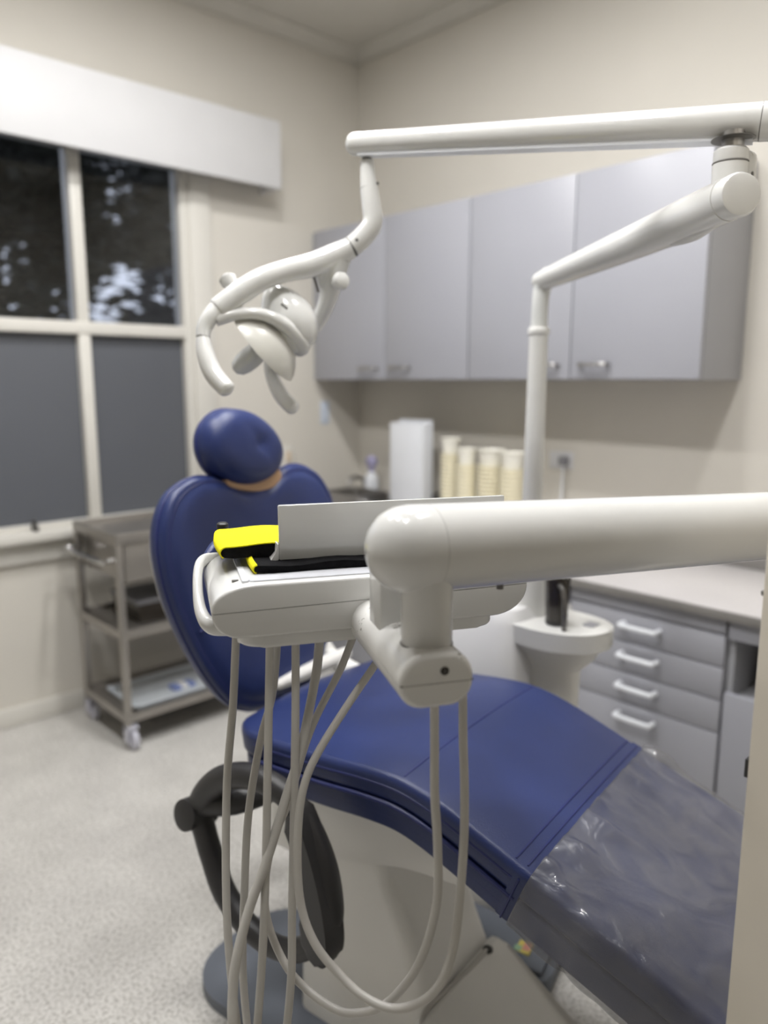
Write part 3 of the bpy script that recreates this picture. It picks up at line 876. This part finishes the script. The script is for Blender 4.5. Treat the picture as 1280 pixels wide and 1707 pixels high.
t = thing('rinse_cup', 'dark brown tumbler standing on the white rounded shelf', 'cup', (1.549, 1.030, .808))
link('cup_wall', lathe([(.023, 0), (.026, .004), (.0305, .10), (.0325, .118), (.0295, .118), (.025, .01), (.002, .008)], 20), 'brown', t)
link('base_ring', lathe([(.0245, 0), (.0275, .006), (.0265, .010)], 20), 'black', t)

# ================================================================ DENTAL LAMP: pole, two arms, yoke and head
lp = thing('dental_lamp', 'white dental operating lamp on a jointed arm above the chair', 'lamp', (1.585, 1.14, .94))
def W(name, b, m, parent=lp, **k): return link(name, b, m, parent, world=True, **k)
W('pole', tube([(1.585, 1.14, .88), (1.590, 1.14, 1.53)], [.027, .023], n=24, smooth=False), 'plastic')
W('pole_collar', lathe([(.024, 1.508), (.027, 1.512), (.027, 1.522), (.024, 1.526)], 24, Matrix.Translation((1.590, 1.14, 0))), 'plastic')
W('pole_elbow', tube([(1.590, 1.14, 1.52), (1.592, 1.14, 1.585), (1.596, 1.138, 1.620), (1.586, 1.115, 1.646)], [.0205, .0205, .0215, .021], n=18, dome=(0, 1)), 'lampgrey')
sa = W('spring_arm', tube([(1.602, 1.15, 1.637), (1.56, 1.07, 1.643), (1.40, .785, 1.662), (1.325, .655, 1.672), (1.268, .556, 1.681)], [.022, .026, .033, .035, .034], n=26, dome=(.6, 0)), 'plastic')
# cylindrical knuckle lying across the end of the spring arm, its flat end facing the camera
ax = Vector((-.62, -.78, -.02)).normalized()
kc = Vector((1.270, .556, 1.682))
W('knuckle', lathe([(.030, -.040), (.033, -.036), (.0335, .030), (.031, .036), (.028, .0375)], 32, aim(kc, ax)), 'plastic', sa)
W('arm_cover', tube([(1.338, .678, 1.640), (1.312, .630, 1.643), (1.285, .585, 1.650)], [.008, .011, .007], n=12, dome=(1, 1)), 'plastic', sa)
W('upright_socket', lathe([(.026, 1.690), (.027, 1.735), (.0262, 1.738), (.0262, 1.739), (.0265, 1.740), (.026, 1.756), (.022, 1.760)], 28, Matrix.Translation((1.281, .563, 0))), 'plastic')
W('socket_joint', lathe([(.0268, 1.7365), (.0276, 1.738), (.0268, 1.7395)], 28, Matrix.Translation((1.281, .563, 0))), 'seamdark')
W('socket_bracket', box(1.286, 1.322, .535, .575, 1.69, 1.757, .010, 3), 'plastic')
W('screw', lathe([(.004, 0), (.004, .0015), (.002, .002)], 12, aim((1.2985, .5352, 1.720), (0, -1, 0))), 'pin')
W('pivot_pin', lathe([(.017, 1.755), (.017, 1.785)], 20, Matrix.Translation((1.283, .562, 0))), 'steel')
W('pivot_washer', lathe([(.028, 1.7722), (.033, 1.7728), (.033, 1.7740), (.028, 1.7746)], 28, Matrix.Translation((1.283, .562, 0))), 'pin')
# top arm
A0, A1 = Vector((1.046, 1.222, 1.8565)), Vector((1.312, .533, 1.7995))
da = (A1 - A0).normalized()
W('top_arm', tube([tuple(A0 + da * .018), tuple(A0 + da * .25), tuple(A1)], [.0215, .0235, .0285], n=30, dome=(.75, 0), smooth=False), 'plastic')
W('arm_end_cap', tube([tuple(A1 + da * .001), tuple(A1 + da * .05)], [.029, .029], n=30, dome=(0, .9), smooth=False), 'plastic')
W('arm_joint', tube([tuple(A1 - da * .0004), tuple(A1 + da * .0012)], [.0290, .0290], n=30, smooth=False), 'seamdark')
# flat under-strip along the arm
side = da.cross(Vector((0, 0, 1))).normalized()
def strip(p0, p1, w0, w1, drop0, drop1, th):
    b = bmesh.new()
    rg = []
    for p, w_, dz in ((p0, w0, drop0), (p1, w1, drop1)):
        rg.append([p + side * w_ + Vector((0, 0, -dz)), p - side * w_ + Vector((0, 0, -dz)), p - side * w_ + Vector((0, 0, -dz - th)), p + side * w_ + Vector((0, 0, -dz - th))])
    return ring_mesh(rg, bm=b)
W('arm_underside', strip(A0 + da * .03, A1 - da * .01, .013, .017, .0165, .0225, .0075), 'acrylic')
W('neck_pin', lathe([(.0095, 1.818), (.0095, 1.842)], 16, Matrix.Translation((1.068, 1.186, 0))), 'pin')
W('neck_collar', tube([(1.0685, 1.186, 1.822), (1.067, 1.183, 1.80), (1.066, 1.178, 1.770)], [.0135, .0145, .0175], n=18), 'plastic')
W('neck_joint', tube([(1.066, 1.1782, 1.771), (1.066, 1.1780, 1.7695)], .0183, n=18, smooth=False), 'seamdark')
W('neck', tube([(1.066, 1.178, 1.770), (1.064, 1.169, 1.735), (1.062, 1.164, 1.704), (1.047, 1.172, 1.679), (1.026, 1.186, 1.657)], [.0182, .0190, .0200, .0205, .0205], n=18), 'plastic')
W('screw', lathe([(.0035, 0), (.0035, .001), (.002, .0015)], 10, aim((1.072, 1.160, 1.778), (.1, -1, 0))), 'pin')
W('screw', lathe([(.0045, 0), (.0045, .0012), (.002, .002)], 10, aim((1.0225, 1.1660, 1.6660), (-.64, -.76, -.05))), 'pin')
W('yoke_joint', tube([(1.027, 1.185, 1.658), (1.0258, 1.186, 1.657)], .0212, n=18, smooth=False), 'seamdark')
yk = W('yoke', tube([(1.025, 1.186, 1.656), (1.000, 1.205, 1.640), (.959, 1.226, 1.621), (.907, 1.244, 1.606), (.860, 1.256, 1.588), (.822, 1.271, 1.562), (.785, 1.288, 1.531)], [.0205, .0240, .0235, .0215, .0215, .0225, .0220], n=20, dome=(0, .45)), 'plastic')
W('yoke_branch', tube([(1.008, 1.200, 1.640), (1.005, 1.220, 1.606), (1.012, 1.243, 1.562), (1.012, 1.276, 1.522), (.990, 1.310, 1.484), (.955, 1.325, 1.462)], [.024, .026, .018, .0165, .0175, .016], n=18), 'plastic', yk)
W('yoke_web', tube([(.995, 1.210, 1.632), (.985, 1.222, 1.610), (.992, 1.235, 1.585)], [.018, .016, .008], n=14), 'plastic', yk)
W('web_edge', tube([(.960, 1.224, 1.600), (.969, 1.228, 1.588), (.979, 1.233, 1.573)], .0028, n=8), 'pin', yk)
W('tension_knob', lathe([(.006, -.014), (.008, -.002), (.015, .002), (.0175, .010), (.015, .019), (.007, .023)], 18, aim((.992, 1.188, 1.588), (-.10, -.95, .1))), 'plastic', yk)
W('tension_knob', lathe([(.010, -.004), (.016, .004), (.017, .014), (.010, .020)], 18, aim((.815, 1.292, 1.578), (-.1, .55, .8))), 'plastic', yk)
# grips hanging on the head's axle
W('grip', tube([(.790, 1.288, 1.536), (.768, 1.289, 1.517), (.755, 1.291, 1.497), (.749, 1.287, 1.478)], [.019, .0165, .0145, .0125], n=16), 'plastic')
W('grip_joint', tube([(.7493, 1.287, 1.479), (.7490, 1.2868, 1.4775)], .0133, n=16, smooth=False), 'seamdark')
W('grip_handle', tube([(.749, 1.287, 1.478), (.746, 1.274, 1.446), (.748, 1.254, 1.412), (.757, 1.227, 1.385)], [.0125, .0165, .0175, .0165], n=16, dome=(0, .7)), 'plastic')
W('grip_handle', tube([(.930, 1.330, 1.455), (.929, 1.334, 1.435), (.930, 1.326, 1.404), (.934, 1.304, 1.370), (.942, 1.276, 1.344)], [.012, .0125, .014, .0155, .0155], n=16, dome=(0, .7)), 'plastic')
# head: dish facing down and to the left, back shell, bulb shield in front
hn = (Vector((.729, -.6845, 0)) * -.74 + Vector((0, 0, 1)) * -.60 + Vector((.6845, .729, 0)) * .10).normalized()
hc = Vector((.884, 1.279, 1.470))
hm = aim(hc, hn)
h0, h1 = Vector((.949, 1.238, 1.456)), Vector((.899, 1.284, 1.581))   # hood: pear shape from the dish up under the yoke
hd = W('lamp_head', lathe([(.004, .000), (.026, .006), (.042, .022), (.051, .044), (.053, .064), (.050, .084), (.042, .104), (.031, .122), (.019, .136), (.006, .143)], 36, aim(h0, h1 - h0)), 'plastic', angle=50)
W('dish', lathe([(.010, -.040), (.034, -.038), (.054, -.029), (.070, -.014), (.0815, .001), (.0850, .009), (.082, .010), (.06, .002)], 36, hm), 'reflector', hd)
W('reflector', lathe([(.004, -.012), (.03, -.009), (.055, -.002), (.070, .005), (.0795, .0085), (.0800, .0100), (.0770, .0110), (.06, .0085), (.03, .003), (.004, .001)], 36, hm), 'reflector', hd)
W('bulb_shield', lathe([(.020, .000), (.028, .014), (.031, .034), (.029, .054), (.022, .068), (.011, .075), (.002, .077)], 24, hm @ Matrix.Translation((0, 0, .008)) @ Matrix.Diagonal((1.0, .72, 1.0, 1))), 'lampgrey', hd)
W('head_band', tube([(.778, 1.287, 1.512), (.812, 1.268, 1.522), (.850, 1.242, 1.522), (.893, 1.226, 1.502), (.932, 1.230, 1.470), (.950, 1.262, 1.458)], [.016, .0135, .0135, .0165, .018, .014], n=16, flat=.85), 'plastic', hd)
W('vent_slot', tube([(.874, 1.213, 1.541), (.884, 1.207, 1.532)], .0022, n=8, smooth=False), 'pin', hd)

# ================================================================ DELIVERY UNIT (local x along the tray, y away from the camera)
du = thing('delivery_unit', 'white instrument tray unit on a thick round arm in the foreground', 'dental unit', (.607, .702, 0), R(-27.2))
# tray body: profile in x-z, extruded in y, split at the seam
TX0, TX1, TY1 = -.174, .240, .235
def tray_outline():
    o = []
    for cx, cz, rx, rz, a0 in ((TX1 - .020, 1.1425, .020, .0145, 0), (TX0 + .055, 1.130, .055, .027, 90), (TX0 + .034, 1.121, .034, .031, 180), (TX1 - .050, 1.128, .050, .038, 270)):
        for k_ in range(9):
            a = R(a0 + 90 * k_ / 8)
            o.append((cx + rx * math.cos(a), cz + rz * math.sin(a)))
    return o
def tray_solid():
    b = prism(tray_outline(), 0, TY1, 'xz')
    # round the two far corners in plan by pulling the far end in over three rows
    for i, yc in enumerate((.195, .212, .223, .230)):
        g = b.verts[:] + b.edges[:] + b.faces[:]
        bmesh.ops.bisect_plane(b, geom=g, plane_co=(0, yc, 0), plane_no=(0, 1, 0))
    mid = (TX0 + TX1) / 2
    for v in b.verts:
        q = max(v.co.y - .190, 0) / .045
        pull = .040 * (1 - math.sqrt(max(1 - q * q, 0)))
        v.co.x = mid + (v.co.x - mid) * (1 - pull / .207)
    fs = [e for e in b.edges if all(abs(v.co.y) < 1e-5 for v in e.verts)]
    bmesh.ops.bevel(b, geom=fs, offset=.004, segments=3, profile=.5, affect='EDGES')
    return b
link('tray_top_shell', cut(tray_solid(), (0, 0, 1.1272), (.021, 0, -1), False), 'plastic', du, angle=40)
link('tray_bottom_shell', cut(tray_solid(), (0, 0, 1.1264), (.021, 0, -1), True), 'plastic', du, angle=40)
link('tray_joint', prism([(TX0 + .004, 1.1240), (TX1 - .004, 1.1328), (TX1 - .004, 1.1345), (TX0 + .004, 1.1262)], .002, .15, 'xz'), 'seamdark', du)
link('tray_underside', prism(rrect(-.142, .200, .006, .20, .03), 1.074, 1.094, 'xy', .005, 3), 'plastic', du)
link('tray_mat', prism(rrect(-.128, .218, .012, .205, .008), 1.155, 1.1585, 'xy', .001, 1), 'mat', du)
link('mat_edge', box(-.136, -.128, .014, .14, 1.155, 1.1592, .0008), 'acrylic', du)
link('tray_mark', box(-.147, -.139, .030, .0335, 1.1535, 1.1563), 'seamdark', du)
link('side_handle', tube([(-.150, .200, 1.146), (-.172, .190, 1.147), (-.182, .165, 1.140), (-.185, .125, 1.115), (-.182, .095, 1.096), (-.172, .072, 1.087), (-.150, .066, 1.085)], [.0070, .0070, .0065, .0070, .0085, .0100, .0100], n=14, flat=1.3), 'plastic', du)
link('grip_sleeve', tube([(-.165, .200, 1.150), (-.150, .225, 1.162), (-.120, .243, 1.167), (-.085, .248, 1.160)], .0085, n=14, dome=(1, 1)), 'blue', du)
kn = link('holder_knob', lathe([(.006, 1.155), (.006, 1.176), (.0085, 1.178), (.0085, 1.190), (.006, 1.192)], 16, Matrix.Translation((-.142, .236, 0))), 'black', du)
# upright display panel on the tray
pn = link('display_panel', prism(rrect(-.082, .236, 1.1680, 1.2405, .002, 3), .0715, .0775, 'xz', .0012, 2), 'plastic', du)
link('panel_lip', prism([(-.094, 1.1672), (-.0875, 1.1668), (-.0825, 1.1690), (-.0825, 1.1900), (-.0850, 1.1905), (-.0860, 1.178), (-.0930, 1.1700)], .070, .088, 'xz', .0008, 1), 'plastic', pn)
link('panel_foot', box(.14, .236, .070, .098, 1.157, 1.1685, .002), 'plastic', pn)
# link block under the arm
def link_solid():
    o = rrect(-.003, .078, 1.0675, 1.127, [.026, .026, .029, .029], 10)
    cx, cz, hx, hz = .0375, 1.09725, .0405, .02975
    rg = []
    for k_ in range(7):
        a = R(90 * k_ / 6)
        ins = .007 * (1 - math.sin(a))
        rg.append([(cx + (x - cx) * (1 - ins / hx), -.206 + .007 * (1 - math.cos(a)), cz + (z - cz) * (1 - ins / hz)) for x, z in o])
    rg.append([(x, .03, z) for x, z in o])
    return ring_mesh(rg)
lk = link('link_top_shell', cut(link_solid(), (0, 0, 1.0952), (0, 0, 1), True), 'worn', du, angle=40)
link('link_bottom_shell', cut(link_solid(), (0, 0, 1.0944), (0, 0, 1), False), 'worn', du, angle=40)
link('link_joint', box(-.0022, .0772, -.2052, .029, 1.0942, 1.0954), 'seamdark', du)
sw = link('screw', lathe([(.0046, 0), (.0046, .0012), (.0036, .0016), (.001, .0016)], 16, aim((.045, -.2058, 1.1075), (0, -1, 0))), 'brown', du)
b = box(.0415, .0485, -.2080, -.2072, 1.1070, 1.1080)
link('screw_slot', box(.0445, .0455, -.2080, -.2072, 1.104, 1.111, bm=b), 'pin', sw)
# posts
link('post', lathe([(.0268, 1.1235), (.0275, 1.125), (.0275, 1.215)], 36, Matrix.Translation((.040, -.163, 0))), 'plastic', du)
link('post_joint', lathe([(.0282, 1.1225), (.0286, 1.1240), (.0280, 1.1252)], 36, Matrix.Translation((.040, -.163, 0))), 'seamdark', du)
link('rear_post', box(.006, .050, -.100, -.052, 1.112, 1.205, .004, 2), 'plastic', du)
# arm: domed end, then the long tube running right to the support column
B0, B1 = Vector((.021, -.157, 1.226)), Vector((.56, -.055, 1.203))
db = (B1 - B0).normalized()
ra = .0465
link('arm_dome', tube([tuple(B0), tuple(B0 + db * .022)], ra, n=44, dome=(1, 0), smooth=False), 'plastic', du, angle=50)
link('arm_joint', tube([tuple(B0 + db * .0215), tuple(B0 + db * .0230)], ra - .0005, n=44, smooth=False), 'seamdark', du)
link('arm_tube', tube([tuple(B0 + db * .0225), tuple(B1), tuple(B0 + db * 1.10)], ra, n=44, dome=(0, .9), smooth=False), 'plastic', du, angle=50)
pe = B0 + db * 1.07
link('support_column', lathe([(.11, 0), (.11, .02), (.05, .03), (.042, .04), (.042, 1.16), (.03, 1.17)], 28, Matrix.Translation((pe.x, pe.y, 0))), 'plastic', du)
bo = B0 + db * .118
link('arm_bolt', lathe([(.0042, -.053), (.0042, -.047), (.0042, -.040)], 12, Matrix.Translation((bo.x, bo.y + .0, bo.z))), 'pin', du)
bo = B0 + db * .215
link('arm_bolt', lathe([(.0042, -.051), (.0042, -.047), (.0042, -.040)], 12, Matrix.Translation((bo.x, bo.y + .005, bo.z))), 'pin', du)
# hoses hanging from the tray and looping up to the link block (local coordinates of the unit)
HOSES = [
    (0.0052, [(-0.140, 0.066, 1.093), (-0.143, 0.060, 1.058), (-0.150, 0.048, 0.982), (-0.161, 0.032, 0.900), (-0.168, 0.011, 0.804), (-0.171, -0.014, 0.720), (-0.169, -0.038, 0.646), (-0.165, -0.048, 0.594), (-0.157, -0.052, 0.525), (-0.136, -0.056, 0.479), (-0.116, -0.055, 0.516), (-0.104, -0.055, 0.595), (-0.096, -0.050, 0.667), (-0.092, -0.038, 0.737), (-0.082, -0.011, 0.875), (-0.075, 0.007, 0.990), (-0.070, 0.025, 1.095)]),
    (0.0052, [(-0.103, 0.024, 1.098), (-0.104, 0.019, 1.069), (-0.112, -0.001, 0.943), (-0.120, -0.024, 0.834), (-0.127, -0.042, 0.749), (-0.134, -0.053, 0.676), (-0.143, -0.060, 0.598), (-0.149, -0.051, 0.548), (-0.151, -0.025, 0.569), (-0.153, -0.005, 0.649), (-0.146, 0.011, 0.749), (-0.136, 0.030, 0.842), (-0.116, 0.046, 0.933), (-0.098, 0.056, 0.989), (-0.089, 0.065, 1.051), (-0.088, 0.070, 1.083)]),
    (0.0062, [(-0.032, 0.045, 1.094), (-0.037, 0.040, 1.059), (-0.042, 0.036, 1.024), (-0.057, 0.020, 0.971), (-0.072, 0.005, 0.925), (-0.092, -0.008, 0.878), (-0.122, -0.033, 0.810), (-0.145, -0.045, 0.761), (-0.164, -0.060, 0.707), (-0.171, -0.071, 0.666), (-0.172, -0.083, 0.627), (-0.162, -0.093, 0.526), (-0.120, -0.071, 0.305)]),
    (0.0051, [(0.021, 0.050, 1.087), (0.008, 0.048, 1.056), (-0.009, 0.046, 1.017), (-0.041, 0.045, 0.958), (-0.061, 0.042, 0.910), (-0.081, 0.036, 0.848), (-0.102, 0.034, 0.803), (-0.116, 0.024, 0.755), (-0.120, 0.013, 0.717), (-0.114, -0.005, 0.684), (-0.099, -0.025, 0.652), (-0.081, -0.044, 0.635), (-0.057, -0.073, 0.628), (-0.033, -0.091, 0.625), (-0.004, -0.117, 0.646), (0.019, -0.138, 0.683), (0.040, -0.156, 0.737), (0.054, -0.167, 0.812), (0.055, -0.165, 0.884), (0.053, -0.159, 0.943), (0.054, -0.154, 1.002), (0.054, -0.152, 1.044), (0.054, -0.150, 1.070)]),
    (0.0051, [(0.058, 0.007, 1.081), (0.029, -0.002, 1.043), (-0.011, -0.010, 0.994), (-0.051, -0.024, 0.945), (-0.071, -0.034, 0.912), (-0.082, -0.044, 0.870), (-0.087, -0.059, 0.806), (-0.084, -0.073, 0.761), (-0.071, -0.094, 0.728), (-0.045, -0.117, 0.699), (-0.023, -0.136, 0.684), (0.006, -0.156, 0.679), (0.035, -0.172, 0.695), (0.056, -0.183, 0.727), (0.070, -0.184, 0.775), (0.080, -0.175, 0.837), (0.086, -0.167, 0.894), (0.089, -0.158, 0.947), (0.090, -0.149, 1.001), (0.092, -0.141, 1.047), (0.093, -0.136, 1.075)]),
]
for r_, pts in HOSES:
    link('hose', tube(pts, r_, n=12, sub=5, dome=(.5, .5)), 'hose', du, angle=80)

# ================================================================ CLOTH on the tray: yellow outside, black inside, folded twice
cl = thing('microfibre_cloth', 'folded yellow and black cloth lying on the instrument tray', 'cloth', (.607, .702, 1.158), R(-27.2))
def folded(x0, x1, y0, y1, z0, h, wave, cover, m_out, m_in, n_out, n_in, bend_only=False):
    """one fold of cloth along y; cover = how far round the left bend the outer sheet goes (degrees from the top)"""
    r_ = h / 2
    xs_ = [x1 - (x1 - x0 - r_) * i / 12 for i in range(12)]
    arc = lambda rr, a1, n: [(x0 + r_ + rr * math.cos(R(90 + a1 * k_ / n)), rr * math.sin(R(90 + a1 * k_ / n))) for k_ in range(n + 1)]
    ys = [y0 + (y1 - y0) * j / 10 for j in range(11)]
    def bend(x, y, dz):
        up = 1 if dz > 0 else .15
        z = z0 + r_ + dz + up * (.0014 * math.sin(x * 60 + wave) + .0010 * math.sin(y * 55 + wave))
        return (x + .003 * math.sin(y * 30 + wave), y + .0025 * math.sin(x * 45 + wave), max(z, .0006))
    core = [(x, r_ - .0015) for x in xs_] + arc(r_ - .0015, 180, 12) + [(x, -r_) for x in xs_[::-1]]
    link(n_in, ring_mesh([[bend(x, y, z) for x, z in core] for y in ys]), m_in, cl, angle=70)
    flat_ = [] if bend_only else xs_
    top = [(x, r_) for x in flat_] + arc(r_, cover, 14)
    low = [(x, r_ - .0016) for x in flat_] + arc(r_ - .0016, cover, 14)
    sheet = top + low[::-1]
    link(n_out, ring_mesh([[bend(x, y, z) for x, z in sheet] for y in [y0 - .0006 + (y1 - y0 + .0012) * j / 10 for j in range(11)]]), m_out, cl, angle=70)
folded(-.158, -.030, .084, .205, .0130, .0185, .5, 150, 'yellow', 'blackcloth', 'yellow_side', 'black_side')
folded(-.119, .110, .044, .190, .0006, .0118, 2.1, 165, 'yellow', 'blackcloth', 'yellow_side', 'black_side', bend_only=True)
